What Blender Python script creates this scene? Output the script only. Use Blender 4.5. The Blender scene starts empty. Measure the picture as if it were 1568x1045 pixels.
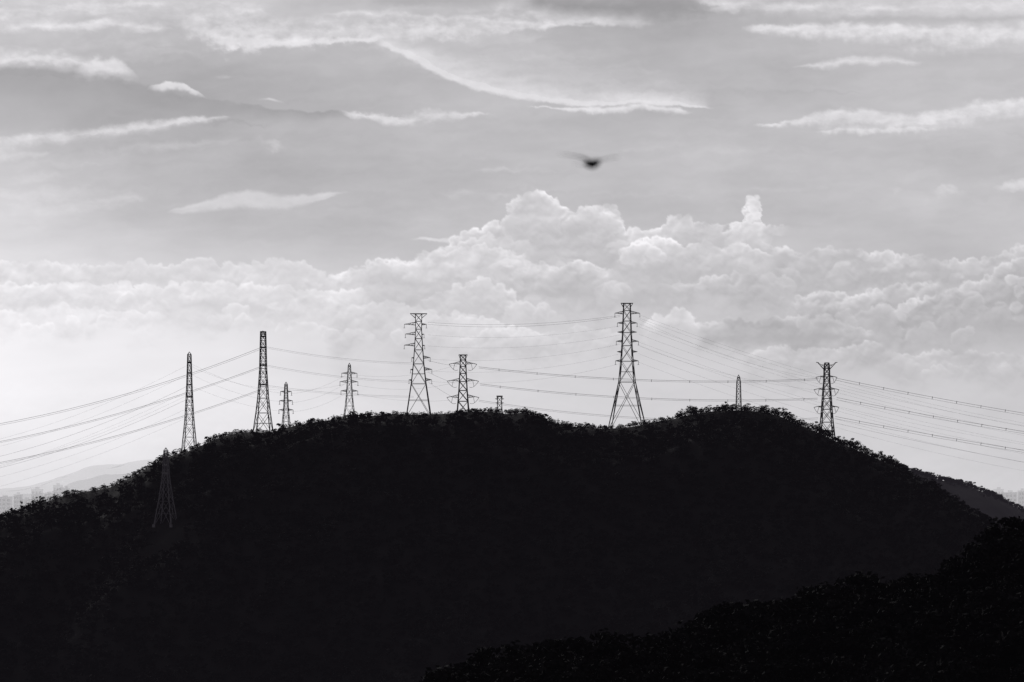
import bpy, math, numpy as np
from mathutils import Vector
rng = np.random.default_rng(7)
scene = bpy.context.scene
col = scene.collection

EYE = 120.0          # camera stands on a hilltop 120 m above the plain
F = 4446.0           # focal length in image pixels (pixels per unit tangent)
HZ = 790.0           # image pixel row of the horizon
def S(u, v, Y):      # image pixel (u, v) projected back to distance Y (m) -> world metres
    return np.array([(u-784.0)*Y/F, Y, EYE+(HZ-v)*Y/F])

# ------------------------------------------------------------------ helpers
def smooth(a, b, x):
    t = np.clip((x-a)/(b-a), 0, 1); return t*t*(3-2*t)

def quad_mesh(name, verts, faces, mats, smooth_shade=False, midx=None):
    me = bpy.data.meshes.new(name)
    verts = np.asarray(verts, dtype=np.float32).reshape(-1, 3)
    faces = np.asarray(faces, dtype=np.int32).reshape(-1, 4)
    n = len(faces)
    me.vertices.add(len(verts)); me.vertices.foreach_set('co', verts.ravel())
    me.loops.add(n*4); me.loops.foreach_set('vertex_index', faces.ravel())
    me.polygons.add(n)
    me.polygons.foreach_set('loop_start', np.arange(0, n*4, 4, dtype=np.int32))
    if midx is not None: me.polygons.foreach_set('material_index', np.asarray(midx, dtype=np.int32))
    me.polygons.foreach_set('use_smooth', np.full(n, smooth_shade))
    me.update(calc_edges=True)
    for m in (mats if isinstance(mats, (list, tuple)) else [mats]): me.materials.append(m)
    ob = bpy.data.objects.new(name, me); col.objects.link(ob)
    return ob

def grid_faces(nr, nc):
    i = np.arange(nr*nc).reshape(nr, nc)
    return np.stack([i[:-1,:-1], i[:-1,1:], i[1:,1:], i[1:,:-1]], -1).reshape(-1, 4)

_perm = rng.permutation(256); _perm = np.concatenate([_perm, _perm, _perm])
_ang = rng.random(256)*2*np.pi; _gx, _gy = np.cos(_ang), np.sin(_ang)
def perlin(x, y, seed=0):
    x = x+seed*17.31; y = y+seed*9.77
    xi = np.floor(x).astype(np.int64); yi = np.floor(y).astype(np.int64)
    xf = x-xi; yf = y-yi
    a = xf*xf*xf*(xf*(xf*6-15)+10); b = yf*yf*yf*(yf*(yf*6-15)+10)
    def g(ix, iy, dx, dy):
        h = _perm[_perm[ix & 255]+(iy & 255)]
        return _gx[h]*dx+_gy[h]*dy
    n00 = g(xi, yi, xf, yf); n10 = g(xi+1, yi, xf-1, yf)
    n01 = g(xi, yi+1, xf, yf-1); n11 = g(xi+1, yi+1, xf-1, yf-1)
    return ((n00*(1-a)+n10*a)*(1-b)+(n01*(1-a)+n11*a)*b)*1.5
def fbm(x, y, octv=4, seed=0, gain=0.5):
    s = 0; amp = 1; tot = 0; f = 1
    for k in range(octv):
        s = s+amp*perlin(x*f, y*f, seed+k*3.7); tot += amp; amp *= gain; f *= 2.03
    return s/tot*1.4
def billow(x, y, octv=4, seed=0, gain=0.55):
    s = 0; amp = 1; tot = 0; f = 1
    for k in range(octv):
        s = s+amp*np.abs(perlin(x*f, y*f, seed+k*5.1)); tot += amp; amp *= gain; f *= 2.1
    return s/tot

# ------------------------------------------------------------------ materials
TINT = (1.0, 0.94, 1.06)
def newmat(name):
    m = bpy.data.materials.new(name); m.use_nodes = True
    nt = m.node_tree; nt.nodes.clear()
    return m, nt, nt.nodes.new('ShaderNodeOutputMaterial')
def noise_diffuse(name, lo, hi, scale, haze=0.0, rough=0.95, metal=0.0, veil=0.0):
    """haze: fraction of background showing through far objects; veil: faint emission put into the material to imitate air light"""
    m, nt, out = newmat(name)
    tc = nt.nodes.new('ShaderNodeTexCoord')
    nz = nt.nodes.new('ShaderNodeTexNoise'); nz.inputs['Scale'].default_value = scale
    nz.inputs['Detail'].default_value = 5
    nt.links.new(tc.outputs['Object'], nz.inputs['Vector'])
    cr = nt.nodes.new('ShaderNodeValToRGB')
    cr.color_ramp.elements[0].position = 0.35; cr.color_ramp.elements[1].position = 0.68
    cr.color_ramp.elements[0].color = (lo*TINT[0], lo*TINT[1], lo*TINT[2], 1)
    cr.color_ramp.elements[1].color = (hi*TINT[0], hi*TINT[1], hi*TINT[2], 1)
    nt.links.new(nz.outputs['Fac'], cr.inputs['Fac'])
    b = nt.nodes.new('ShaderNodeBsdfPrincipled')
    b.inputs['Roughness'].default_value = rough; b.inputs['Metallic'].default_value = metal
    b.inputs['Specular IOR Level'].default_value = 0.05
    nt.links.new(cr.outputs['Color'], b.inputs['Base Color'])
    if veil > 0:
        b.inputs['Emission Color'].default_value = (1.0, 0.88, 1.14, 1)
        b.inputs['Emission Strength'].default_value = veil  # even surface glow painted in to stand for aerial haze
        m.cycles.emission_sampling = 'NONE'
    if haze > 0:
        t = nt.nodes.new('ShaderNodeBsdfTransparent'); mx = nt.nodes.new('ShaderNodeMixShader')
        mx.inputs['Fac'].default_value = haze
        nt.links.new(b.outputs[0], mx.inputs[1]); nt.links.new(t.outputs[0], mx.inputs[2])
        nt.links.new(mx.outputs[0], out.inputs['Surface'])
    else:
        nt.links.new(b.outputs[0], out.inputs['Surface'])
    return m
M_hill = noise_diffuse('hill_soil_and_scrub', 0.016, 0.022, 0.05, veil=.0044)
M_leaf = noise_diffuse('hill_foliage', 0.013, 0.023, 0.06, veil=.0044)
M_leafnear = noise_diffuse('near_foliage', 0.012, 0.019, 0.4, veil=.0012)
M_nearsoil = noise_diffuse('near_soil', 0.012, 0.018, 0.3, veil=.0012)
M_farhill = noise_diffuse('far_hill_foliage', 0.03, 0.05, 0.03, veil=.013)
M_ground = noise_diffuse('plain_ground', 0.05, 0.12, 0.004)
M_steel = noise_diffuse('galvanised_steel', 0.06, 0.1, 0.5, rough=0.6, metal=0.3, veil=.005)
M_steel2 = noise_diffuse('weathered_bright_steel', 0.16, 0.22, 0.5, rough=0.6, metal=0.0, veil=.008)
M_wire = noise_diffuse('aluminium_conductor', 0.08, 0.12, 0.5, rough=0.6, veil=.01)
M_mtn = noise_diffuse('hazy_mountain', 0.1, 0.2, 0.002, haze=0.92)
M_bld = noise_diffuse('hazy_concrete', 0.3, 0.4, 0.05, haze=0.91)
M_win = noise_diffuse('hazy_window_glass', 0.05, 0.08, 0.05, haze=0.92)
M_bird = noise_diffuse('bird_plumage', 0.03, 0.06, 30)

# ------------------------------------------------------------------ world + sun
SUN_AZ, SUN_EL = math.radians(-14), math.radians(20)   # azimuth from +Y, negative = left
w = bpy.data.worlds.new("World"); scene.world = w; w.use_nodes = True
nt = w.node_tree; nt.nodes.clear()
sk = nt.nodes.new('ShaderNodeTexSky'); sk.sky_type = 'NISHITA'; sk.sun_disc = False
sk.sun_elevation = SUN_EL; sk.sun_rotation = SUN_AZ
sk.air_density = 1.0; sk.dust_density = 2.0
bw = nt.nodes.new('ShaderNodeRGBToBW'); cc = nt.nodes.new('ShaderNodeCombineColor')
nt.links.new(sk.outputs[0], bw.inputs[0])
for i in range(3):
    mm = nt.nodes.new('ShaderNodeMath'); mm.operation = 'MULTIPLY'; mm.inputs[1].default_value = (1.0, 0.985, 1.01)[i]
    nt.links.new(bw.outputs[0], mm.inputs[0]); nt.links.new(mm.outputs[0], cc.inputs[i])
bg = nt.nodes.new('ShaderNodeBackground'); bg.inputs['Strength'].default_value = 0.05
wo = nt.nodes.new('ShaderNodeOutputWorld')
nt.links.new(cc.outputs[0], bg.inputs['Color']); nt.links.new(bg.outputs[0], wo.inputs['Surface'])
sl = bpy.data.lights.new('sun', 'SUN'); sl.energy = 0.6; sl.angle = math.radians(8); sl.color = (1, 0.975, 0.96)
so = bpy.data.objects.new('sun', sl); col.objects.link(so)
sd = Vector((math.sin(SUN_AZ)*math.cos(SUN_EL), math.cos(SUN_AZ)*math.cos(SUN_EL), math.sin(SUN_EL)))
so.rotation_euler = sd.to_track_quat('Z', 'Y').to_euler(); so.location = (-300, 400, 500)

# ------------------------------------------------------------------ SKY (curved backdrop, clouds laid out in image pixel coordinates)
def build_sky():
    ua = np.concatenate([np.arange(-1200, -40, 8.), np.arange(-40, 1608, 1.4), np.arange(1608, 2770, 8.)])
    va = np.concatenate([np.arange(-600, -30, 8.), np.arange(-30, 800, 1.4), np.arange(800, 1000, 8.)])
    U, V = np.meshgrid(ua, va)
    tu = np.array([-1200, 0, 200, 400, 600, 800, 1000, 1200, 1400, 1568, 2800.])
    tv = np.array([-600, 0, 100, 200, 300, 400, 500, 600, 700, 800, 1000.])
    T = np.array([
     [180,185,180,185,185,180,180,180,185,190,180],
     [205,210,206,204,200,184,168,188,204,206,190],
     [188,188,168,174,182,192,180,180,188,193,185],
     [194,190,172,178,186,190,188,190,192,191,185],
     [216,213,192,184,184,188,191,193,194,194,188],
     [228,224,210,199,192,195,195,195,194,195,188],
     [240,240,233,226,220,213,206,197,192,191,185],
     [242,243,238,231,223,215,210,207,204,203,190],
     [230,234,233,227,218,212,209,208,208,207,190],
     [210,214,212,208,205,203,201,201,202,202,188],
     [200,200,200,200,200,200,195,195,195,195,188]], float)
    gu = np.arange(-1200, 2801, 20.); gv = np.arange(-600, 1001, 20.)
    A = np.array([np.interp(gu, tu, T[i]) for i in range(len(tv))])
    A = np.array([np.interp(gv, tv, A[:, j]) for j in range(len(gu))]).T
    for _ in range(14):
        A = np.pad(A, 1, mode='edge'); A = (A[:-2,1:-1]+A[2:,1:-1]+A[1:-1,:-2]+A[1:-1,2:]+2*A[1:-1,1:-1])/6
    fu = np.clip((U+1200)/20, 0, len(gu)-1.001); fv = np.clip((V+600)/20, 0, len(gv)-1.001)
    iu = fu.astype(int); iv = fv.astype(int); fu -= iu; fv -= iv
    base = (A[iv,iu]*(1-fu)+A[iv,iu+1]*fu)*(1-fv)+(A[iv+1,iu]*(1-fu)+A[iv+1,iu+1]*fu)*fv
    WU = fbm(U/34, V/30, 5, 1, .58); WV = fbm(U/34, V/30, 5, 21, .58)
    LU = fbm(U/150, V/70, 3, 31); LV = fbm(U/150, V/70, 3, 36)
    NA = fbm((U+30*WU)/75, (V+0.06*U+8*WV)/15, 5, 41, .54)
    NB = fbm(U/26, V/18, 5, 61, .55)
    NM_ = fbm(U/70, V/45, 4, 68, .5)
    NC = fbm(U/260, V/80, 4, 81)
    ND = fbm(U/14, V/9, 3, 101, .6)
    cu_, cv_ = U+WU*6, V+WV*6
    RL = billow(cu_/46, (cv_+3)/36, 4, 131)-billow(cu_/46-.03, (cv_-3)/36, 4, 131)
    up_ = 1-smooth(330, 520, V)
    L = base+8*NC+(4*NA+3*NM_)*up_
    r = np.random.default_rng(11)

    def sl_(u0, u1, v0, v1):
        a, b = np.searchsorted(ua, [u0, u1]); c, d = np.searchsorted(va, [v0, v1])
        return slice(c, d), slice(a, b)
    def streak(pts, lum, op=1.0, namp=0.5, soft=0.6, iso=0.3, tex=8, rimtop=0, rimbot=0, warp=9, fringe=0, ct=1.0, cb=1.0):
        p = np.array(pts, float)      # u, v centre, thickness up, thickness down
        mt = max(p[:,2].max(), p[:,3].max())*1.9+warp+4
        s = sl_(p[0,0]-20, p[-1,0]+20, p[:,1].min()-mt, p[:,1].max()+mt)
        u, v = U[s]+WU[s]*warp+LU[s]*6, V[s]+WV[s]*warp*0.6+LV[s]*4
        c = np.interp(u, p[:,0], p[:,1]); up = np.interp(u, p[:,0], p[:,2], 0.01, 0.01); dn = np.interp(u, p[:,0], p[:,3], .01, .01)
        dv = v-c
        e = np.where(dv < 0, -dv/np.maximum(up, .01), dv/np.maximum(dn, .01))
        th = np.where(dv < 0, up, dn)
        endf = smooth(p[0,0]-5, p[0,0]+30, u)*(1-smooth(p[-1,0]-30, p[-1,0]+5, u))
        n = NA[s]*(1-iso)+NB[s]*iso+0.4*ND[s]*iso
        if fringe: n = n+fringe*(dv > 0)*fbm(U[s]/9., V[s]/26., 3, 77)
        d = (1.12-e+n*namp*1.6)
        d = d*np.where(dv < 0, ct, cb)
        a = smooth(0, soft*1.25, d)*op*endf*smooth(0, 3, th)
        l = lum+tex*(NB[s]*.8+NA[s]*.7+.6*NM_[s]+.25*ND[s])
        l = l+rimtop*np.exp(-np.clip(d, 0, 9)*th/5)*(dv < 0)+rimbot*np.exp(-np.clip(d, 0, 9)*th/5)*(dv > 0)
        L[s] = L[s]*(1-a)+l*a

    # faint high cirrus filaments and patches
    for _ in range(60):
        cx = r.random()*1800-100; cy = r.random()**1.3*330-20; ln = 60+180*r.random(); sl = -.05+.12*r.random()
        th = 3+14*r.random()
        bl = float(np.interp(cx, tu, T[2]))+r.normal()*12+7
        streak([(cx-ln,cy-sl*ln,1,1),(cx-ln*.3,cy-sl*ln*.3,th,th),(cx+ln*.4,cy+sl*ln*.4,th*.8,th),(cx+ln,cy+sl*ln,1,1)], bl, .15+.25*r.random(), .6, 1.5, tex=5, warp=18)
    # upper layered cloud, left
    streak([(-500,70,40,50),(0,66,40,40),(140,70,40,30),(260,78,26,18),(330,84,4,4)], 194, .75, .4, 1.3, tex=8)
    streak([(-500,116,14,90),(0,116,14,90),(130,122,14,84),(200,136,12,64),(300,158,10,40),(430,172,6,20),(620,180,3,5)], 163, .88, .13, .9, tex=4, ct=2.0, cb=.8)
    streak([(-600,10,40,30),(0,6,50,36),(150,10,40,36),(300,12,40,34),(420,18,30,25)], 213, .88, .35, 1.4, tex=15)
    streak([(-300,40,14,16),(0,38,14,16),(120,38,11,13),(240,44,8,10),(266,48,2,2)], 229, .85, .4, 1.3, tex=11)
    streak([(-100,18,11,10),(30,16,11,9),(160,8,9,8),(280,4,6,6)], 229, .7, .5, 1.4, tex=9)
    streak([(-400,92,24,14),(0,90,22,14),(70,88,17,14),(125,96,12,12),(150,100,11,16)], 220, 1, .28, 1.2, iso=.5, tex=12, rimtop=10, cb=1.4)
    streak([(112,114,8,12),(135,106,14,20),(160,101,16,24),(188,104,13,22),(208,122,6,4)], 219, 1, .22, 1., iso=.9, rimtop=22, tex=10, warp=7, ct=1.8)
    streak([(222,136,1,3),(232,134,4,6),(255,131,6,8),(280,134,6,7),(300,143,4,5),(318,152,1,2)], 220, .95, .28, .9, iso=.8, warp=6, ct=2, rimtop=20)
    streak([(392,154,1,2),(410,152,3,2),(436,156,1,2)], 225, .9, .3, .8, warp=5)
    streak([(264,26,20,20),(300,34,24,34),(340,40,32,42),(400,44,30,34),(470,50,28,26),(560,48,28,18),(660,46,30,20),(760,40,30,16),(850,32,24,12),(1000,30,14,12)], 212, .97, .3, 1.1, iso=.6, tex=18, rimbot=20, fringe=.4, cb=1.7)
    streak([(322,60,4,10),(380,62,8,17),(440,65,7,11),(500,63,6,7),(600,61,4,5)], 232, .8, .35, 1.0, iso=.7, tex=9, cb=1.6)
    streak([(420,8,30,12),(520,2,30,16),(700,0,30,14),(830,0,20,14)], 188, .75, .5, 1.)
    streak([(490,20,4,7),(600,22,8,11),(720,30,8,12),(830,38,6,8),(910,44,2,2)], 232, .7, .4, 1.3)
    # veil above swoosh
    streak([(560,62,14,20),(640,84,40,28),(720,110,64,28),(800,130,84,24),(900,146,82,14),(1090,158,30,8)], 206, .85, .2, 1.4, tex=5)
    # swoosh
    streak([(568,60,8,7),(620,78,20,11),(660,98,26,13),(710,118,30,13),(770,136,30,13),(830,149,26,11),(900,155,24,8),(980,150,20,8),(1040,157,15,6),(1095,166,3,3)], 225, .95, .13, 1.3, tex=7, rimbot=16, cb=2.8, warp=7)
    streak([(800,163,1,3),(850,167,2,4),(920,166,5,6),(985,161,11,11),(1030,168,7,10),(1064,175,2,2)], 227, .95, .35, 1., iso=.5)
    streak([(843,160,4,5),(849,154,8,8),(853,150,13,14),(858,154,8,8),(866,160,3,5)], 232, .85, .2, .8, warp=3)
    # dark clouds, top centre
    streak([(800,2,20,12),(850,5,30,28),(910,8,30,26),(960,12,30,30),(1010,10,30,38),(1060,10,30,32),(1115,4,20,14)], 146, .92, .35, 1.3, iso=.7, tex=11)
    streak([(930,34,6,4),(980,40,8,24),(1040,44,8,26),(1095,36,4,10)], 164, .55, .45, 1.4, iso=.7, tex=7)
    streak([(560,2,30,10),(640,0,30,14),(720,0,30,12),(790,0,20,8)], 172, .7, .5, 1.)
    # upper right
    streak([(1060,2,24,14),(1100,6,20,16),(1200,10,18,18),(1330,12,20,17),(1450,10,22,15),(1568,10,22,15),(1900,10,30,20)], 225, .95, .25, 1.3, tex=13, rimbot=8)
    streak([(1100,26,3,4),(1180,32,6,7),(1300,31,7,7),(1430,28,7,7),(1568,29,7,7),(1900,30,6,6)], 182, .75, .3, 1.1)
    streak([(1136,42,2,4),(1180,44,9,12),(1260,46,12,18),(1340,48,14,24),(1400,50,16,31),(1460,52,17,33),(1520,50,16,26),(1568,52,16,20),(1900,60,20,20)], 222, 1, .22, 1.1, iso=.7, tex=15, rimbot=12, fringe=.45, ct=1.6)
    streak([(1150,72,3,5),(1260,78,6,10),(1400,88,6,10),(1568,82,6,12),(1800,80,6,10)], 186, .5, .5, 1.2)
    streak([(1208,104,1,2),(1255,98,6,7),(1310,94,10,8),(1370,97,8,7),(1414,96,2,3)], 224, .95, .22, 1.1, tex=10)
    streak([(1156,193,1,2),(1200,190,6,7),(1250,183,11,13),(1300,182,16,27),(1360,183,15,28),(1420,184,15,22),(1480,176,17,17),(1530,168,18,21),(1568,166,17,25),(1800,170,20,20)], 216, 1, .22, 1., iso=.7, tex=15, rimtop=20, fringe=.55, ct=1.8)
    streak([(1240,200,1,3),(1290,199,3,10),(1340,198,3,11),(1400,196,3,10),(1440,196,1,3)], 232, .55, .45, 1.1, iso=.8, fringe=.5)
    streak([(1400,190,2,3),(1470,190,5,6),(1540,186,6,6),(1620,184,4,4)], 198, .5, .5, 1.1)
    # mid left
    streak([(-200,222,16,14),(0,222,16,14),(50,214,16,14),(110,208,14,12),(180,202,15,12),(250,194,13,10),(310,187,9,8),(358,184,2,3)], 213, .95, .3, 1.2, iso=.5, tex=15, rimtop=20, ct=1.6)
    streak([(-200,262,20,30),(0,250,16,30),(100,240,12,22),(220,226,8,16),(380,212,3,6)], 197, .5, .35, 1.3)
    streak([(-100,240,12,12),(0,240,12,12),(60,240,7,8),(90,232,2,2)], 221, .6, .4, 1.2)
    streak([(390,215,8,8),(415,222,10,12),(440,232,5,5)], 210, .6, .5, 1., iso=.9)
    streak([(256,326,1,1),(300,317,8,10),(345,309,11,13),(378,305,14,17),(400,306,13,17),(440,309,10,12),(480,302,9,9),(515,296,4,2),(534,293,1,1)], 208, .92, .12, .6, tex=6, warp=5, rimtop=10)
    streak([(518,172,1,3),(545,178,9,10),(590,184,10,11),(625,186,9,10),(655,178,15,18),(690,179,10,12),(725,177,6,7),(756,176,1,1)], 216, 1, .3, 1.1, iso=.85, tex=15, rimtop=18, ct=1.5)
    streak([(628,368,1,2),(665,368,3,4),(714,370,3,4)], 222, .9, .25, .7, warp=5)
    streak([(1518,288,1,3),(1540,285,9,9),(1568,284,11,9),(1620,284,9,8)], 216, .9, .4, .9, iso=.7, rimtop=8)
    for (cx, cy, sx, sy, o) in [(1452,292,32,16,.6),(1370,290,15,10,.6),(1262,288,13,8,.5),(1437,122,9,4,.5),(1337,133,9,4,.5),(1215,250,10,4,.2),(8,347,16,6,.6),(258,72,14,5,.5),(225,50,20,4,.6),(345,116,26,4,.3),(735,244,20,5,.2)]:
        streak([(cx-sx,cy,1,1),(cx,cy,sy,sy),(cx+sx,cy,1,1)], 219, o, .6, .9, iso=.9, warp=6)
    for (cx, cy, sx, sy, l, o) in [(60,305,170,44,224,.35),(1000,70,160,30,174,.35),(1130,105,150,40,178,.45),(760,60,80,20,208,.4),(1100,230,200,30,198,.3),(500,120,150,26,176,.4)]:
        streak([(cx-sx,cy,2,2),(cx,cy,sy,sy),(cx+sx,cy,2,2)], l, o, .5, 1.4, warp=14)

    # ---------------- cumulus: each bank is a union of lobes; thin backlit edges glow, thick interiors are grey
    BU, BV = U+WU*9+ND*1.6, V+WV*9+ND*1.4
    def cluster(P, inner, rim, u0, u1, fade, op=1.0, outline=None, depth=60, relief=9, side=16):
        P = [p if len(p) == 4 else (*p, 0) for p in P]
        vt = min(p[1]-p[2] for p in P)-16
        vb = (outline[:,1].max() if outline is not None else max(p[1]+p[2] for p in P))+depth+40
        s = sl_(u0-30, u1+30, vt, vb)
        bu, bv, uu, vv = BU[s], BV[s], U[s], V[s]
        E = np.full(bu.shape, -30.0); Hf = np.zeros(bu.shape)
        o_u, o_v = ua[s[1]], va[s[0]]
        for (cx, cy, rr, k) in P:
            a0, a1 = np.searchsorted(o_u, [cx-rr*1.5-14, cx+rr*1.5+14]); b0, b1 = np.searchsorted(o_v, [cy-rr*1.5-14, cy+rr*1.5+14])
            t = (slice(b0, b1), slice(a0, a1))
            if a1 <= a0 or b1 <= b0: continue
            m = min(1.0, .4+rr/28.0)
            x = (uu[t]+(bu[t]-uu[t])*m-cx)/rr; y = (vv[t]+(bv[t]-vv[t])*m-cy)/(rr*.93)
            d2 = x*x+y*y; d = np.sqrt(d2)
            E[t] = np.maximum(E[t], (1-d)*rr)
            dome = np.where(d < 1, np.sqrt(np.maximum(1-d2, 0))*rr*.8+k*5.0+2, 0)
            Hf[t] = np.maximum(Hf[t], dome)
        if outline is not None:
            dv = bv-np.interp(bu, outline[:,0], outline[:,1])
            T_ = np.maximum(E, np.minimum(dv-3, 80))
        else:
            dv = vv-vt-16; T_ = E
        H2 = Hf
        for _ in range(4):
            Pd = np.pad(H2, 1, mode='edge'); H2 = (Pd[:-2,1:-1]+Pd[2:,1:-1]+Pd[1:-1,:-2]+Pd[1:-1,2:]+Pd[1:-1,1:-1]*2)/6
        gv_ = np.gradient(H2, axis=0)/1.4; gu_ = np.gradient(H2, axis=1)/1.4
        lit = np.clip(gv_*.85+gu_*.35, -.7, 1.3)
        a = smooth(-1.0, 2.8, T_)*op
        a = a*(1-smooth(depth*fade, depth, dv+32*NM_[s]+8*NB[s]))
        if outline is not None: a = a*smooth(u0-10, u0+side, uu)*(1-smooth(u1-side, u1+10, uu))
        t0 = np.clip(T_, 0, 200)
        mod = np.clip(.8+1.2*NM_[s]+.5*NB[s], .12, 1.5)
        deepen = smooth(0, depth*.8, dv)
        l = inner+rim*mod*(.6*np.exp(-t0/2.6)+.42*np.exp(-t0/13))+relief*lit*(1-.6*deepen)*np.clip(1+1.2*NM_[s], .2, 1.6)+8*NM_[s]+3.5*NB[s]+22*RL[s]-4*deepen
        L[s] = L[s]*(1-a)+l*a
    def bank(outl, depth, inner, rim, rmin, rmax, rows=3, op=1.0, fade=.3, relief=8, side=16):
        o = np.array(outl, float); P = []
        for k in range(rows):
            u = o[0,0]
            while u < o[-1,0]:
                rr = (rmin+(rmax-rmin)*r.random()**1.7)*(1 if k == 0 else 1.2)
                vt = np.interp(u, o[:,0], o[:,1])
                off = 0 if k == 0 else k*depth*.5/rows*(.5+r.random())
                cy = vt+rr*.85+off+r.normal()*1.5
                P.append((u, cy, rr, k))
                if rr > 8:
                    for _ in range(4):
                        an = -math.pi/2+r.normal()*.8; r2 = rr*(.22+.25*r.random())
                        P.append((u+math.cos(an)*rr*.85, cy+math.sin(an)*rr*.8, r2, k+.3))
                u += rr*(.9+.7*r.random())*(1 if k == 0 else 1.9)
        cluster(P, inner, rim, o[0,0], o[-1,0], fade, op, o, depth, relief, side)
    main = [(-400,400),(0,400),(60,402),(115,410),(190,405),(213,396),(240,407),(300,399),(345,407),(412,397),(465,403),(505,424),(545,412),(590,396),(640,402),(672,385),(700,364),(722,352),(760,346),(775,340),(777,316),(795,299),(822,291),(848,300),(862,325),(872,325),(893,314),(920,311),(945,325),(955,348),(1000,353),(1012,338),(1035,329),(1058,342),(1075,340),(1118,352),(1134,342),(1144,310),(1152,303),(1162,306),(1166,345),(1180,375),(1225,392),(1262,379),(1330,384),(1400,391),(1440,402),(1490,398),(1530,390),(1562,376),(1800,370)]
    bank([(-300,394),(0,404),(115,406),(118,417),(300,414),(480,427)], 60, 214, 14, 5, 12, 2, .5)
    bank([q for q in main if q[0] <= 520], 120, 218, 24, 6, 17, 3, .72, relief=7)
    bank([q for q in main if 500 <= q[0] <= 1185], 210, 200, 42, 6, 22, 3, .97)
    bank([(1060,345),(1110,343),(1150,346),(1205,346)], 10, 212, 10, 2, 4, 1, .8)
    bank([q for q in main if q[0] >= 1180], 170, 190, 36, 6, 18, 3, .92)
    cluster([(820,320,29),(800,324,22),(846,328,20),(835,350,30),(795,348,25),(812,304,13),(832,305,12)], 205, 36, 760, 880, .5, .8, depth=90)
    cluster([(905,340,27),(930,345,22),(885,346,20),(900,322,10),(920,324,11)], 199, 42, 860, 960, .45, .8, depth=80)
    cluster([(1148,305,5),(1158,304,5),(1151,311,7),(1157,314,7),(1152,322,8),(1158,330,7),(1149,333,8),(1145,343,9),(1157,346,9),(1138,354,10),(1130,364,12),(1154,362,13),(1160,355,8),(1120,372,11)], 214, 26, 1100, 1190, .6, .92, depth=80)
    streak([(850,395,2,2),(930,405,14,14),(1060,420,18,22),(1180,418,16,24),(1240,430,4,6)], 181, .7, .3, 1.4, tex=5, warp=14)
    streak([(560,430,2,2),(700,440,12,14),(790,440,10,12),(850,430,3,3)], 199, .6, .5, 1.3)
    bank([(640,392),(668,384),(700,374),(740,362),(775,360),(800,366),(822,372)], 60, 211, 30, 6, 16, 2, .75)
    bank([(500,424),(560,412),(592,398),(620,400),(660,392),(700,382),(745,376),(790,388),(812,404),(830,428)], 90, 210, 34, 6, 20, 3, .85)
    bank([(945,404),(952,382),(975,371),(1012,364),(1050,376),(1078,372),(1105,378),(1130,372),(1150,384),(1182,394)], 62, 202, 44, 7, 19, 2, .95)
    cluster([(966,388,14),(984,384,13),(958,398,11),(1003,388,13),(992,378,8),(972,378,8),(975,400,16),(1015,394,10)], 208, 34, 940, 1035, .3, .85, depth=56)
    bank([(760,428),(790,412),(850,405),(905,402),(940,420)], 120, 196, 34, 8, 26, 3, .88)
    bank([(640,464),(690,440),(740,430),(785,446),(800,472)], 70, 209, 34, 8, 22, 2, .85)
    streak([(790,440,2,4),(850,450,20,30),(950,455,22,34),(1060,450,20,30),(1180,450,20,34),(1240,450,4,6)], 187, .65, .3, 1.4, tex=6, warp=14)
    bank([(1030,440),(1070,425),(1120,418),(1170,424),(1210,440)], 60, 189, 30, 7, 18, 2, .7)
    bank([(1215,464),(1240,449),(1280,446),(1310,456),(1360,440),(1410,432),(1440,438)], 90, 180, 42, 6, 17, 3, .92)
    bank([(1378,505),(1384,472),(1400,456),(1450,446),(1500,430),(1545,400),(1570,392),(1800,390)], 120, 181, 40, 7, 20, 3, .92, side=6)
    cluster([(1385,470,10),(1382,486,8),(1396,462,10),(1376,480,7)], 196, 30, 1360, 1420, .4, .7, depth=56)
    cluster([(1562,448,11),(1556,470,11),(1550,428,11),(1568,432,11),(1560,488,9)], 198, 30, 1530, 1600, .6, .7, depth=90)
    bank([(-300,440),(0,438),(120,434),(230,438),(330,430),(420,438),(500,448),(560,442)], 80, 225, 20, 8, 22, 2, .75, relief=7)
    bank([(-300,474),(0,476),(90,468),(200,478),(260,486)], 60, 231, 16, 8, 20, 2, .6, relief=6)
    streak([(270,470,2,2),(310,466,10,12),(360,470,12,14),(410,474,6,8),(440,474,2,2)], 206, .85, .35, 1.1, tex=6)
    streak([(60,430,2,2),(90,428,8,10),(130,430,8,9),(260,428,6,8),(290,430,2,2)], 212, .6, .5, 1.1)
    bank([(985,505),(1010,482),(1040,470),(1062,482),(1075,505)], 50, 214, 26, 7, 17, 2, .85)
    bank([(1070,500),(1110,486),(1160,492),(1220,482),(1300,498),(1340,508)], 70, 180, 36, 6, 16, 2, .88)
    streak([(1060,520,2,3),(1150,520,14,14),(1260,515,16,18),(1330,520,8,10),(1360,524,2,2)], 175, .75, .3, 1.2, tex=4)
    streak([(1370,510,2,3),(1430,505,18,24),(1520,500,20,28),(1700,500,20,30)], 176, .75, .3, 1.2, tex=4)
    bank([(1140,547),(1180,530),(1240,538),(1310,532),(1330,520),(1380,545),(1440,538),(1568,545),(1800,540)], 60, 194, 24, 6, 15, 2, .8)
    bank([(540,474),(600,462),(650,478),(720,486),(800,505),(860,522)], 90, 216, 24, 8, 22, 2, .7)
    bank([(700,520),(760,505),(830,512),(900,500),(960,515)], 60, 206, 22, 7, 18, 2, .6)
    bank([(1400,574),(1460,556),(1530,560),(1568,552),(1800,560)], 50, 194, 20, 6, 14, 2, .7)
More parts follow.
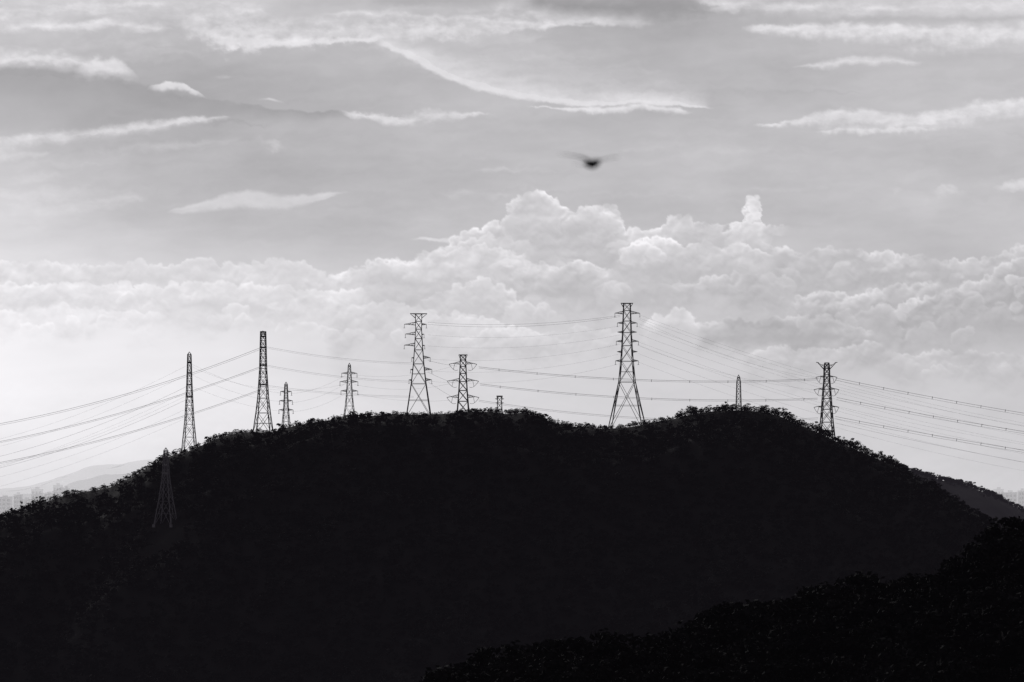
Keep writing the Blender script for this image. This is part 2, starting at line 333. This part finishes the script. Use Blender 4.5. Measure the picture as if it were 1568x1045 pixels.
    for _ in range(26):
        uu = r.random()*1500; vv = 440+r.random()*85; q = 9+16*r.random()
        bb = float(np.interp(uu, [0,400,800,1200,1568], [232,223,212,198,191]))
        cluster([(uu+r.normal()*q, vv+r.normal()*q*.4, q*(.5+.6*r.random())) for _ in range(6)], bb-4, 24, uu-80, uu+80, .3, .5, depth=50)
    # aerial haze toward the horizon
    k = np.maximum(smooth(505, 650, V)*.88, .10*smooth(300, 420, V))
    hz = base+6*NC+6*RL
    L[:] = L*(1-k)+hz*k
    L[:] += 7*np.exp(-((U+60)/380)**2-((V-560)/120)**2)
    L[:] = np.clip(L, 60, 249)
    alpha = smooth(-1200, -900, U)*(1-smooth(2450, 2760, U))*smooth(-600, -350, V)
    R = 50000.0
    X = (U-784)/F; Z = (HZ-V)/F; n = np.sqrt(X*X+1+Z*Z)
    co = np.stack([X/n*R, R/n, EYE+Z/n*R], -1).reshape(-1, 3)
    m, nt, out = newmat('sky_with_clouds')
    at = nt.nodes.new('ShaderNodeAttribute'); at.attribute_name = 'cloud_lum'
    aa = nt.nodes.new('ShaderNodeAttribute'); aa.attribute_name = 'cover'
    pw = nt.nodes.new('ShaderNodeGamma'); pw.inputs['Gamma'].default_value = 2.2
    cb = nt.nodes.new('ShaderNodeCombineColor')
    for i in range(3):
        mm = nt.nodes.new('ShaderNodeMath'); mm.operation = 'MULTIPLY'; mm.inputs[1].default_value = (1.0, 0.992, 1.006)[i]
        nt.links.new(at.outputs['Fac'], mm.inputs[0]); nt.links.new(mm.outputs[0], cb.inputs[i])
    nt.links.new(cb.outputs[0], pw.inputs['Color'])
    em = nt.nodes.new('ShaderNodeEmission'); tr = nt.nodes.new('ShaderNodeBsdfTransparent'); mx = nt.nodes.new('ShaderNodeMixShader')
    nt.links.new(pw.outputs[0], em.inputs['Color'])
    nt.links.new(aa.outputs['Fac'], mx.inputs['Fac']); nt.links.new(tr.outputs[0], mx.inputs[1]); nt.links.new(em.outputs[0], mx.inputs[2])
    nt.links.new(mx.outputs[0], out.inputs['Surface'])
    m.cycles.emission_sampling = 'NONE'
    ob = quad_mesh('sky', co, grid_faces(len(va), len(ua)), m, True)
    a1 = ob.data.attributes.new('cloud_lum', 'FLOAT', 'POINT'); a1.data.foreach_set('value', (L/255).astype(np.float32).ravel())
    a2 = ob.data.attributes.new('cover', 'FLOAT', 'POINT'); a2.data.foreach_set('value', alpha.astype(np.float32).ravel())
build_sky()

# ------------------------------------------------------------------ ground
g = 60000.0
xs = np.concatenate([-np.geomspace(g, 200, 30), [0], np.geomspace(200, g, 30)])
GX, GY = np.meshgrid(xs, xs)
quad_mesh('ground', np.stack([GX, GY, np.zeros_like(GX)], -1), grid_faces(61, 61), M_ground)

# ------------------------------------------------------------------ main hill
CR = np.array([(-700,1200),(-300,900),(0,790),(30,779),(70,764),(110,751),(165,743),(190,733),(215,719),(240,705),(265,693),(290,687),(305,681),(330,669),(360,660),(390,657),(415,658),(440,650),(480,642),(520,637),(560,633),(600,630),(640,630),(680,629),(710,626),(750,626),(780,630),(800,627),(820,632),(850,643),(880,649),(920,652),(960,650),(1000,642),(1040,635),(1060,629),(1095,625),(1130,624),(1160,625),(1190,631),(1210,640),(1250,657),(1290,676),(1330,692),(1370,710),(1400,729),(1430,743),(1460,761),(1490,781),(1520,801),(1537,815),(1580,846),(1750,930),(2300,1200)], float)
def hill_z(X, Y):
    px = X/0.3+784
    z = 120+(790-np.interp(px, CR[:,0], CR[:,1]))*0.3-1.5
    t = 1334-Y
    drop = np.where(t > 0, 0.5*t*t/(np.abs(t)+60), 0.4*t*t/(np.abs(t)+80))
    gul = fbm(X/70., Y/90., 4, 5)*np.clip(np.abs(t)/60, 0, 1)*9
    return np.maximum(z-drop+gul+0.25*perlin(X/6., Y/6., 3), -1.0)
hx = np.arange(-450, 456, 2.5); hy = np.arange(950, 1700, 3.)
HX, HY = np.meshgrid(hx, hy)
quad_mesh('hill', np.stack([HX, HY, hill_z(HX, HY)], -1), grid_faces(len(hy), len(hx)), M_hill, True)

# far hill behind on the right
C2 = np.array([(500,1100),(1000,850),(1200,730),(1300,706),(1365,709),(1400,720),(1440,731),(1480,739),(1520,756),(1568,781),(1700,850),(1950,1040)], float)
s2 = 1900/F
def hill2_z(X, Y):
    px = X/s2+784
    z = 120+(790-np.interp(px, C2[:,0], C2[:,1]))*s2-2
    t = 1900-Y
    return np.maximum(z-0.4*t*t/(np.abs(t)+80)+0.4*perlin(X/9., Y/9., 9), -1.)
h2x = np.arange(-120, 480, 4.); h2y = np.arange(1500, 2300, 5.)
A_, B_ = np.meshgrid(h2x, h2y)
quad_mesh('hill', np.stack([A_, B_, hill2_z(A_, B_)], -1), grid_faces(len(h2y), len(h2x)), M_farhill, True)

# near ridge
FG = np.array([(-800,1500),(300,1250),(560,1125),(640,1062),(670,1028),(700,1005),(740,1000),(790,992),(820,980),(850,986),(900,977),(930,972),(985,982),(1020,967),(1060,947),(1085,932),(1130,924),(1160,914),(1200,916),(1250,899),(1290,884),(1320,887),(1380,892),(1430,877),(1480,852),(1530,824),(1547,802),(1568,791),(1700,740),(2400,760)], float)
s3 = 180/F
def ridge_z(X, Y):
    px = X/s3+784
    z = 120+(790-np.interp(px, FG[:,0], FG[:,1]))*s3-3.0
    t = np.abs(180-Y)
    z = z-0.35*t*t/(t+40)
    rr = np.sqrt(X*X+Y*Y)
    k = 118.3-0.25*rr*rr/(rr+10)
    return np.maximum(np.maximum(z, k), -1)+0.1*perlin(X/2., Y/2., 4)
rx = np.arange(-160, 200, 1.5); ry = np.arange(-200, 620, 2.)
A_, B_ = np.meshgrid(rx, ry)
quad_mesh('near_ridge', np.stack([A_, B_, ridge_z(A_, B_)], -1), grid_faces(len(ry), len(rx)), M_nearsoil, True)

# ------------------------------------------------------------------ trees
def proto(nclump, nleaf, ls, seed, limbs=4):
    r = np.random.default_rng(seed); Q = []
    def tube(a, b, r0, r1):
        a = np.array(a, float); b = np.array(b, float); d = b-a; d /= np.linalg.norm(d)
        x = np.cross(d, [0.3, 1, 0.1]); x /= np.linalg.norm(x); y = np.cross(d, x)
        an = np.arange(5)*2*np.pi/5
        c = np.cos(an)[:,None]*x+np.sin(an)[:,None]*y
        p = a+c*r0; q = b+c*r1
        for i in range(5):
            j = (i+1) % 5; Q.append([p[i], p[j], q[j], q[i]])
    lean = r.normal(size=2)*.04
    tube((0,0,-.12), (lean[0],lean[1],.35), .028, .02)
    tube((lean[0],lean[1],.35), (lean[0]*2,lean[1]*2,.75), .02, .008)
    C = []
    for i in range(nclump):
        an = r.random()*2*np.pi; h = .32+.6*r.random()
        wr = .40*math.sin(min(1, (1.06-h)/.55)*math.pi/2)*(.35+.65*r.random())
        c = np.array([lean[0]+math.cos(an)*wr, lean[1]+math.sin(an)*wr, h]); C.append((c, .10+.09*r.random()))
        if i < limbs: tube((lean[0],lean[1],.25+.2*r.random()), c, .012, .004)
    per = nleaf//nclump
    for c, rad in C:
        d = r.normal(size=(per,3)); d /= np.linalg.norm(d, axis=1)[:,None]
        ctr = c+d*(rad*(.35+.75*r.random((per,1))))*[1.15,1.15,.8]
        n = d+r.normal(size=(per,3))*.7; n /= np.linalg.norm(n, axis=1)[:,None]
        t = np.cross(n, r.normal(size=(per,3))); t /= np.linalg.norm(t, axis=1)[:,None]
        b = np.cross(n, t)
        s = (ls*(.6+.8*r.random((per,1)))); s2_ = s*(.45+.3*r.random((per,1)))
        q = np.stack([ctr-t*s, ctr-b*s2_, ctr+t*s, ctr+b*s2_], 1)
        Q.extend(list(q))
    return np.array(Q)
def scatter(name, protos, P, H, Wd, mat, seed=0):
    r = np.random.default_rng(seed); V = []
    which = r.integers(0, len(protos), len(P)); yaw = r.random(len(P))*2*np.pi
    for k, pr in enumerate(protos):
        m = which == k
        if not m.any(): continue
        c, s = np.cos(yaw[m]), np.sin(yaw[m]); h = H[m]; wd = Wd[m]; p = P[m]
        q = pr[None]
        x = (q[...,0]*c[:,None,None]-q[...,1]*s[:,None,None])*wd[:,None,None]+p[:,0][:,None,None]
        y = (q[...,0]*s[:,None,None]+q[...,1]*c[:,None,None])*wd[:,None,None]+p[:,1][:,None,None]
        z = q[...,2]*h[:,None,None]+p[:,2][:,None,None]
        V.append(np.stack([x, y, z], -1).reshape(-1, 3))
    V = np.concatenate(V); f = np.arange(len(V)).reshape(-1, 4)
    return quad_mesh(name, V, f, mat)
r = np.random.default_rng(5)
crestP = [proto(9, 180, .05, 100+i) for i in range(8)]
n = 3000
X = r.uniform(-260, 270, n); Y = 1334+r.normal(size=n)*9-3
px = X/.3+784
big = np.interp(px, [0,700,780,860,1020,1050,1120,1200,1380,1500], [.72,.5,.75,.6,.7,1.0,1.1,1.25,1.1,.9])
H = (1.3+2.4*r.random(n)**1.6)*big*(1+.3*fbm(X/11., Y*0, 2, 2))
keep = r.random(n) < np.where(px > 1180, .6, np.where(px > 1030, .75, .8))
H = np.where((r.random(n) < .03), H*1.35, H)
P = np.stack([X, Y, hill_z(X, Y)-.1*H], -1)[keep]; H = H[keep]
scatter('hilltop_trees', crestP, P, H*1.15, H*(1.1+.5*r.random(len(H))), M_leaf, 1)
slopeP = [proto(7, 56, .10, 200+i, 0) for i in range(5)]
gx, gy = np.meshgrid(np.arange(-300, 300, 5.2), np.arange(1040, 1326, 5.6))
X = (gx+r.normal(size=gx.shape)*1.8).ravel(); Y = (gy+r.normal(size=gx.shape)*1.8).ravel()
H = 4+4*r.random(len(X)); P = np.stack([X, Y, hill_z(X, Y)-.35*H], -1)
tx = (254-784)*1222/F
ok = (Y < 1322-H*2) & ~((np.abs(X-tx*Y/1222) < 6) & (Y < 1226) & (Y > 1190))
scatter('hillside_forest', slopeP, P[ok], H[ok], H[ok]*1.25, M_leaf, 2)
n = 1100
X = r.uniform(130, 400, n); Y = 1900+r.normal(size=n)*14-4
H = 2.2+2.6*r.random(n); P = np.stack([X, Y, hill2_z(X, Y)-.2*H], -1)
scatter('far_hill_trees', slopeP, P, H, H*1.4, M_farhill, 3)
nearP = [proto(16, 620, .045, 300+i, 7) for i in range(5)]
gx, gy = np.meshgrid(np.arange(-16, 52, 1.9), np.arange(150, 204, 2.1))
X = (gx+r.normal(size=gx.shape)*.6).ravel(); Y = (gy+r.normal(size=gx.shape)*.6).ravel()
H = (2.0+1.4*r.random(len(X)))*(1+.25*fbm(X/4., Y/4., 2, 6)); P = np.stack([X, Y, ridge_z(X, Y)-.1], -1)
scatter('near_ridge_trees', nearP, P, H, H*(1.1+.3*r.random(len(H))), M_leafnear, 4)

# ------------------------------------------------------------------ lattice towers
class Lattice:
    def __init__(s): s.a = []; s.b = []; s.t = []
    def m(s, a, b, t): s.a.append(a); s.b.append(b); s.t.append(t)
    def build(s, name, mat, loc, yaw):
        a = np.array(s.a, float); b = np.array(s.b, float); t = np.array(s.t)[:,None]/2
        d = b-a; L = np.linalg.norm(d, axis=1)[:,None]; L[L == 0] = 1; d /= L
        ref = np.where(np.abs(d[:,2:3]) > .9, [[1,0,0]], [[0,0,1]])
        x = np.cross(d, ref); x /= np.linalg.norm(x, axis=1)[:,None]; y = np.cross(d, x)
        c = [x*t+y*t, -x*t+y*t, -x*t-y*t, x*t-y*t]
        V = np.stack([a+c[0], a+c[1], a+c[2], a+c[3], b+c[0], b+c[1], b+c[2], b+c[3]], 1).reshape(-1, 3)
        base = (np.arange(len(a))*8)[:,None,None]
        q = np.array([[0,1,5,4],[1,2,6,5],[2,3,7,6],[3,0,4,7],[3,2,1,0],[4,5,6,7]])[None]
        ob = quad_mesh(name, V, (base+q).reshape(-1, 4), mat)
        ob.location = loc; ob.rotation_euler = (0, 0, yaw)
        return ob
def tower(name, u, vtop, Y, prof, arms, top='bar', yaw=0.0, leg=.36, br=.16, panel=1.35, topw=2.5, zb=None, mat=None, minp=42.):
    """prof: (fraction of height, half-width m); arms: (image pixel row v, left m, right m, kind)"""
    p = S(u, vtop, Y); X = p[0]; z0 = (hill_z(np.array([X]), np.array([Y]))[0] if zb is None else zb)-.6
    Hh = p[2]-z0
    pf = np.array([q[0] for q in prof])*Hh; ph = np.array([q[1] for q in prof])
    hw = lambda z: float(np.interp(z, pf, ph))
    T = Lattice(); z = 0; lev = [0]
    while z < Hh*.985:
        z += max(hw(z)*2*panel, Hh/minp, 1.7); lev.append(min(z, Hh))
    if lev[-1] < Hh: lev[-1] = Hh
    cs = [(-1,-1),(1,-1),(1,1),(-1,1)]
    for i in range(len(lev)-1):
        za, zb_ = lev[i], lev[i+1]; ha, hb = hw(za), hw(zb_)
        A = [(c[0]*ha, c[1]*ha, za) for c in cs]; B = [(c[0]*hb, c[1]*hb, zb_) for c in cs]
        lt = leg*(1-.35*za/Hh)
        for j in range(4):
            q = (j+1) % 4
            T.m(A[j], B[j], lt); T.m(A[j], B[q], br); T.m(A[q], B[j], br)
            if za > 0: T.m(A[j], A[q], br)
            if ha > 3.2:
                ma = tuple((np.array(A[j])+np.array(B[j]))/2); mq = tuple((np.array(A[q])+np.array(B[q]))/2)
                T.m(ma, mq, br*.8)
    ht = hw(Hh)
    for j in range(4): T.m((cs[j][0]*ht, cs[j][1]*ht, Hh), (cs[(j+1)%4][0]*ht, cs[(j+1)%4][1]*ht, Hh), br*1.3)
    if top == 'bar':
        T.m((-topw, 0, Hh+.15), (topw, 0, Hh+.15), .26)
        for sy in (-ht, ht):
            for sx in (-1, 1):
                T.m((sx*ht, sy, Hh-1.9), (sx*topw, 0, Hh+.1), .15); T.m((sx*ht, sy, Hh-.1), (sx*topw, 0, Hh+.1), .15)
    if top == 'peak':
        for c in cs: T.m((c[0]*ht, c[1]*ht, Hh), (0, 0, Hh+1.2), .15)
    if top == 'horn':
        for sx in (-1, 1):
            for sy in (-1, 1):
                T.m((sx*ht, sy*ht, Hh-3.4), (sx*topw, 0, Hh), .22)
            T.m((sx*ht*.2, 0, Hh-2.2), (sx*topw, 0, Hh), .2)
            T.m((sx*topw*.55, 0, Hh-1.1), (sx*topw*.6, 0, Hh-1.9), .12)
            T.m((sx*topw*.9, 0, Hh+.05), (sx*topw*1.2, 0, Hh+.3), .3)
            T.m((sx*ht, -ht, Hh-3.4), (sx*ht*.2, 0, Hh-2.2), .18); T.m((sx*ht, ht, Hh-3.4), (sx*ht*.2, 0, Hh-2.2), .18)
        T.m((-topw*.62, 0, Hh-.9), (topw*.62, 0, Hh-.9), .2)
    for (v, l, rgt, kind) in arms:
        za = S(u, v, Y)[2]-z0
        for sx, ln in ((-1, l), (1, rgt)):
            if ln <= 0: continue
            h = hw(za); ah = min(1.3, ln*.34)
            tip = (sx*(h+ln), 0, za+(.35 if kind != 'down' else -.3))
            for sy in (-1, 1):
                lo = np.array((sx*h, sy*h, za)); up = np.array((sx*h, sy*h, za+ah)); tp = np.array(tip)
                T.m(lo, tip, .19); T.m(up, tip, .15)
                for f in (.3, .62):
                    T.m(lo+(tp-lo)*f, up+(tp-up)*f, .09); T.m(up+(tp-up)*(f-.28), lo+(tp-lo)*f, .09)
            T.m((sx*h, -h, za), (sx*h, h, za), br)
            if kind in ('susp', 'down'):
                T.m(tip, (tip[0], 0, tip[2]-1.7), .17); T.m((tip[0]-.4, 0, tip[2]-1.75), (tip[0]+.4, 0, tip[2]-1.75), .14)
            if kind == 'tens':
                ins = (tip[0]+sx*1.5, 1.0, tip[2]-.35)
                T.m(tip, ins, .24)
                pts = []
                for q in range(9):
                    f = q/8; pts.append((ins[0]-sx*f*(ln*.75+1.3), 1.0*(1-f), ins[2]-2.9*math.sin(math.pi*min(f*.62, 1))*1.0))
                for q in range(8): T.m(pts[q], pts[q+1], .15)
                T.m((tip[0]-sx*ln*.3, 0, tip[2]-.2), pts[4], .16)
    h0 = hw(0)
    for c in cs: T.m((c[0]*h0, c[1]*h0, -.5), (c[0]*h0, c[1]*h0, .8), 1.0)
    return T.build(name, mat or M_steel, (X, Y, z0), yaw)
NM = 'transmission_tower'
tower(NM, 290, 543, 1338, [(0,3.1),(.35,1.75),(.7,1.1),(1,.75)], [(556,1.2,1.2,''),(572,1.4,1.4,''),(590,1.4,1.4,''),(608,1.3,1.3,'')], 'peak', 1.47, .34, .15, panel=1.2)
tower(NM, 403, 508, 1336, [(0,4.0),(.3,2.3),(.62,1.45),(1,1.1)], [(516,1.,1.,''),(533,1.5,1.5,''),(560,1.6,1.6,''),(590,1.5,1.5,'')], 'bar', 1.45, .4, .18, topw=1.5, panel=1.2)
tower(NM, 438, 589, 1346, [(0,1.9),(.5,1.0),(1,.6)], [(601,1.9,1.9,'susp'),(615,2.2,2.2,'susp'),(629,2.3,2.3,'susp')], 'peak', .3, .26, .13)
tower(NM, 535, 560, 1344, [(0,2.7),(.35,1.5),(1,.55)], [(573,2.8,2.8,'susp'),(586,3.4,3.0,'susp'),(600,2.7,2.7,'susp')], 'peak', .2, .24, .11, topw=1.6)
tower(NM, 641, 481, 1338, [(0,5.6),(.28,3.6),(.55,2.2),(.85,1.35),(1,1.5)], [(498,5.2,2.2,'susp'),(513,4.6,1.,'susp'),(530,4.8,1.,'susp'),(549,1.,3.2,'susp'),(567,1.,3.4,'susp'),(583,1.2,2.8,'susp')], 'bar', .06, .4, .17, topw=3.9)
tower(NM, 709, 544, 1340, [(0,2.7),(.45,1.8),(.8,1.35),(1,1.2)], [(558,3.6,3.6,'tens'),(584,4.1,4.1,'tens'),(609,3.8,3.8,'tens')], 'bar', .06, .5, .24, topw=2.0, panel=1.1)
tower(NM, 765, 607, 1350, [(0,1.5),(.5,1.0),(1,.9)], [(612,1.1,1.1,''),(618,.9,.9,'')], 'bar', .1, .24, .12, topw=1.4)
tower(NM, 960, 465, 1336, [(0,8.0),(.2,5.2),(.42,3.1),(.7,2.1),(1,1.5)], [(481,3.9,4.3,'susp'),(496,2.6,2.9,'susp'),(510,2.4,2.6,''),(524,2.8,3.2,'susp'),(540,2.1,2.4,''),(554,2.6,2.6,'susp')], 'bar', .06, .42, .17, topw=2.8)
tower('lattice_mast', 1131, 578, 1337, [(0,1.2),(.5,1.0),(.9,.85),(1,.5)], [], 'peak', .08, .24, .12, panel=1.1)
tower(NM, 1266, 556, 1335, [(0,3.3),(.3,2.3),(.6,1.75),(.78,1.25),(.93,1.2),(1,.9)], [(578,2.2,2.2,'tens'),(597,2.7,2.7,'tens'),(624,2.2,2.2,'tens')], 'horn', .06, .46, .22, topw=4.1, panel=1.15)
tower(NM, 254, 690, 1222, [(0,3.9),(.3,2.5),(.65,1.2),(1,.7)], [(702,1.8,1.8,''),(714,2.,2.,''),(727,2.,2.,'')], 'peak', 1.3, .3, .15, mat=M_steel2)
tower(NM, 1362, 698, 1900, [(0,1.8),(1,.8)], [(704,2.,2.,''),(710,2.,2.,'')], 'horn', .1, .35, .22, topw=2.6, zb=float(hill2_z(np.array([(1362-784)*s2]), np.array([1900.]))[0]))
# towers standing outside the photographed field that carry the outgoing spans
tower(NM, -420, 660, 1334, [(0,9),(.3,5),(.7,2.5),(1,1.2)], [(679,6,6,'susp'),(700,6,6,'susp'),(719,6,6,'susp'),(748,6,6,'susp')], 'bar', .3, .5, .25)
tower(NM, 1900, 660, 1334, [(0,9),(.3,5),(.7,2.5),(1,1.2)], [(680,6,6,'susp'),(706,6,6,'susp'),(734,6,6,'susp'),(760,6,6,'susp')], 'bar', .3, .5, .25)

# ------------------------------------------------------------------ power lines
def lines(spans):
    cu = bpy.data.curves.new('power_line', 'CURVE'); cu.dimensions = '3D'; cu.bevel_depth = 1.0; cu.bevel_resolution = 0
    for (p0, p1, sag, Y0, Y1, rad) in spans:
        a = S(p0[0], p0[1], Y0); b = S(p1[0], p1[1], Y1); n = 48
        sp = cu.splines.new('POLY'); sp.points.add(n-1)
        for i in range(n):
            f = i/(n-1); q = a*(1-f)+b*f; q[2] -= sag*.3*4*f*(1-f)
            sp.points[i].co = (*q, 1); sp.points[i].radius = rad
    cu.materials.append(M_wire)
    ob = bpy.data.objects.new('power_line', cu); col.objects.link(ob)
A1, A2, A3 = .066, .038, .021
def dbl(p0, p1, sag, Y0, Y1, rad, off=2.6):
    return [(p0, p1, sag, Y0, Y1, rad), ((p0[0], p0[1]+off), (p1[0], p1[1]+off), sag, Y0+1.5, Y1+1.5, rad*.7)]
lines(dbl((398,533),(-420,679),45,1336,1334,A1)+dbl((398,562),(-420,719),38,1336,1334,A1,2)+dbl((398,597),(-420,748),38,1336,1334,A1,2))
lines([((286,560),(-420,700),58,1338,1334,A3),((286,574),(-420,712),56,1338,1334,A3),((286,592),(-420,728),54,1338,1334,A2),((286,606),(-420,742),54,1338,1334,A3),((286,612),(-420,752),50,1338,1334,A2),((286,626),(-420,770),48,1338,1334,A3),((286,600),(-420,790),40,1338,1334,A3),((286,640),(-420,805),40,1338,1334,A3)])
lines([((294,558),(438,603),8,1338,1346,A3),((294,574),(438,616),8,1338,1346,A3),((294,592),(438,631),6,1338,1346,A3),((294,562),(533,587),22,1338,1344,A3),((445,603),(530,574),6,1346,1344,A3),((445,617),(530,587),6,1346,1344,A3),((445,631),(530,602),6,1346,1344,A3)])
lines(dbl((407,531),(634,556),5,1336,1338,A2,2)+dbl((407,559),(634,584),5,1336,1338,A2,2)+dbl((407,590),(634,607),4,1336,1338,A2,2)+
      [((541,574),(690,562),8,1344,1340,A3),((543,589),(688,588),8,1344,1340,A3),((541,602),(690,613),6,1344,1340,A3)])
lines([((655,552),(700,561),1,1338,1340,A2),((655,570),(696,587),1,1338,1340,A2),((655,585),(700,612),1,1338,1340,A2),
       ((655,494),(950,483),8,1338,1336,A2),((655,497),(950,485),9,1338,1336,A2),((655,513),(950,499),10,1338,1336,A3),((655,530),(950,513),10,1338,1336,A3),
       ((655,550),(950,527),11,1338,1336,A3),((655,568),(950,542),12,1338,1336,A3),((655,584),(950,557),13,1338,1336,A3)])
lines(dbl((733,562),(1253,580),11,1340,1335,A1,2)+dbl((735,588),(1252,610),11,1340,1335,A1,2)+dbl((733,613),(1253,640),14,1340,1335,A1*.8,2))
lines([((978,482+o),(1900,690+o*1.0),36,1336,1334,A3) for o in (0,5,14,19,30,42,47,60,73)]+
      [((978,489),(1254,580),12,1336,1335,A3),((978,530),(1254,598),10,1336,1335,A3)])
lines(dbl((1279,579),(1900,680),7,1335,1334,A1,3.4)+dbl((1281,609),(1900,706),7,1335,1334,A1,3.4)+dbl((1279,638),(1900,734),7,1335,1334,A1,3.4)+
      [((1279,592),(1900,700),10,1335,1334,A3),((1279,622),(1900,728),10,1335,1334,A3),((1279,648),(1900,760),8,1335,1334,A2)])
SPC = Lattice()
def spacers(p0, p1, sag, Y0, Y1, k):
    a = S(p0[0], p0[1], Y0); b = S(p1[0], p1[1], Y1)
    for f in np.linspace(.06, .96, k):
        q = a*(1-f)+b*f; q[2] -= sag*.3*4*f*(1-f); SPC.m(q+[0,0,.2], q+[0,1.2,-.8], .18)
for a_ in [((733,562),(1253,580),11,1340,1335,9),((735,588),(1252,610),11,1340,1335,9),((1279,579),(1900,680),7,1335,1334,16),((1281,609),(1900,706),7,1335,1334,16),((1279,638),(1900,734),7,1335,1334,16)]: spacers(*a_)
SPC.build('line_spacers', M_wire, (0,0,0), 0)

# ------------------------------------------------------------------ distant mountains and city
def mountain(Y, pts, depth, seed):
    p = np.array(pts, float); s = Y/F
    xs_ = np.linspace((p[0,0]-784)*s, (p[-1,0]-784)*s, 160); ys_ = np.linspace(Y-depth, Y+depth, 30)
    A, B = np.meshgrid(xs_, ys_)
    z = 120+(790-np.interp(A/s+784, p[:,0], p[:,1]))*s
    z = z*(1-(np.abs(B-Y)/depth)**1.3)+fbm(A/(90*s), B/(90*s), 4, seed)*8*s*np.clip(1-np.abs(B-Y)/depth, 0, 1)
    quad_mesh('distant_mountain', np.stack([A, B, np.maximum(z, -2)], -1), grid_faces(30, 160), M_mtn, True)
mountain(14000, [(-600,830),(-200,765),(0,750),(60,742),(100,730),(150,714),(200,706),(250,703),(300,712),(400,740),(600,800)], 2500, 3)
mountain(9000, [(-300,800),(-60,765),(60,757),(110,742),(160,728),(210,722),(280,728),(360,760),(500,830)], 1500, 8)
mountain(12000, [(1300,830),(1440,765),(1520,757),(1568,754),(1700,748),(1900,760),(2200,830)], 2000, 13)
def building(u, vtop, wpx, Y, floors):
    s = Y/F; X = (u-784)*s; W = wpx*s; Hh = 120+(790-vtop)*s; D = W*.8
    V = []; Fc = []; MI = []
    def box(x0, x1, y0, y1, z0, z1, mi):
        b = len(V)
        V.extend([(x0,y0,z0),(x1,y0,z0),(x1,y1,z0),(x0,y1,z0),(x0,y0,z1),(x1,y0,z1),(x1,y1,z1),(x0,y1,z1)])
        for f in [(0,1,5,4),(1,2,6,5),(2,3,7,6),(3,0,4,7),(4,5,6,7),(3,2,1,0)]: Fc.append([b+i for i in f]); MI.append(mi)
    box(-W/2, W/2, 0, D, 0, Hh, 0)
    box(-W/2-.4, W/2+.4, -.4, D+.4, Hh+.01, Hh+1.4, 0)
    box(-W/6, W/5, D*.3, D*.7, Hh+1.41, Hh+5.5, 0)
    nb = max(3, int(W/7))
    for f in range(floors):
        z = 4+(Hh-6)*f/floors; fh = (Hh-6)/floors
        for k in range(nb):
            x = -W/2+W*(k+.2)/nb; box(x, x+W/nb*.6, -.12, -.02, z+fh*.25, z+fh*.8, 1)
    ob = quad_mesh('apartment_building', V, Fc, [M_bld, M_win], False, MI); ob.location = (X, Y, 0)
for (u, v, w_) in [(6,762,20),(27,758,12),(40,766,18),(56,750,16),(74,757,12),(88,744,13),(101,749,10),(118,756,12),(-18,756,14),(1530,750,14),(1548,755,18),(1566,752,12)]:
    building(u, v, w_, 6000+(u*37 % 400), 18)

# ------------------------------------------------------------------ bird (swallow) in flight
def bird():
    V = []; Fc = []
    def loft(rings):
        b = len(V); n = len(rings[0])
        for rg in rings: V.extend(rg)
        for i in range(len(rings)-1):
            for j in range(n):
                k = (j+1) % n; Fc.append([b+i*n+j, b+i*n+k, b+(i+1)*n+k, b+(i+1)*n+j])
        for e in (0, len(rings)-1):
            c = len(V); V.append(tuple(np.mean(rings[e], axis=0)))
            for j in range(n):
                k = (j+1) % n; Fc.append([b+e*n+j, b+e*n+k, c, c])
    prof = [(-.085,.006,.004,.0),(-.06,.013,.010,.0),(-.03,.022,.019,-.002),(0,.027,.025,-.003),(.03,.024,.024,-.001),(.05,.018,.019,.003),(.062,.017,.018,.006),(.075,.013,.014,.006),(.083,.005,.005,.004),(.094,.001,.001,.002)]
    loft([[(x, math.cos(a)*ry, zc+math.sin(a)*rz) for a in np.arange(12)*math.pi/6] for x, ry, rz, zc in prof])
    def blade(secs):
        rings = []
        for (x, y, z, ch, th) in secs:
            rings.append([(x, y, z), (x-ch*.25, y, z+th), (x-ch*.7, y, z+th*.7), (x-ch, y, z), (x-ch*.6, y, z-th*.4), (x-ch*.2, y, z-th*.5)])
        loft(rings)
    for s in (-1, 1):
        blade([(.04,s*.012,.010,.062,.006),(.05,s*.05,.022,.055,.004),(.052,s*.085,.031,.045,.003),(.035,s*.125,.037,.034,.003),(.005,s*.165,.042,.022,.0025),(-.03,s*.190,.045,.006,.001)])
        blade([(-.07,s*.002,.0,.03,.002),(-.085,s*.010,.0,.045,.0015),(-.10,s*.022,.001,.055,.001),(-.135,s*.030,.001,.03,.0008)])
    me = bpy.data.meshes.new('bird')
    fc = [tuple(dict.fromkeys(f)) for f in Fc]
    me.from_pydata([tuple(map(float, v)) for v in V], [], fc); me.update()
    for p in me.polygons: p.use_smooth = True
    me.materials.append(M_bird)
    ob = bpy.data.objects.new('bird', me); col.objects.link(ob)
    ob.location = S(906, 251, 20.0); ob.rotation_euler = (math.radians(6), math.radians(-8), math.radians(58)); ob.scale = (1.25,)*3
bird()

# ------------------------------------------------------------------ camera
cam = bpy.data.cameras.new('camera'); co = bpy.data.objects.new('camera', cam); col.objects.link(co)
cam.sensor_width = 36; cam.lens = F/1568*36; cam.shift_y = (HZ-522.5)/1568
cam.clip_start = .5; cam.clip_end = 120000
cam.dof.use_dof = True; cam.dof.focus_distance = 1336; cam.dof.aperture_fstop = 1.8
co.location = (0, 0, EYE); co.rotation_euler = (math.radians(90), 0, 0)
scene.camera = co
scene.view_settings.view_transform = 'Standard'; scene.view_settings.look = 'None'; scene.view_settings.exposure = 0
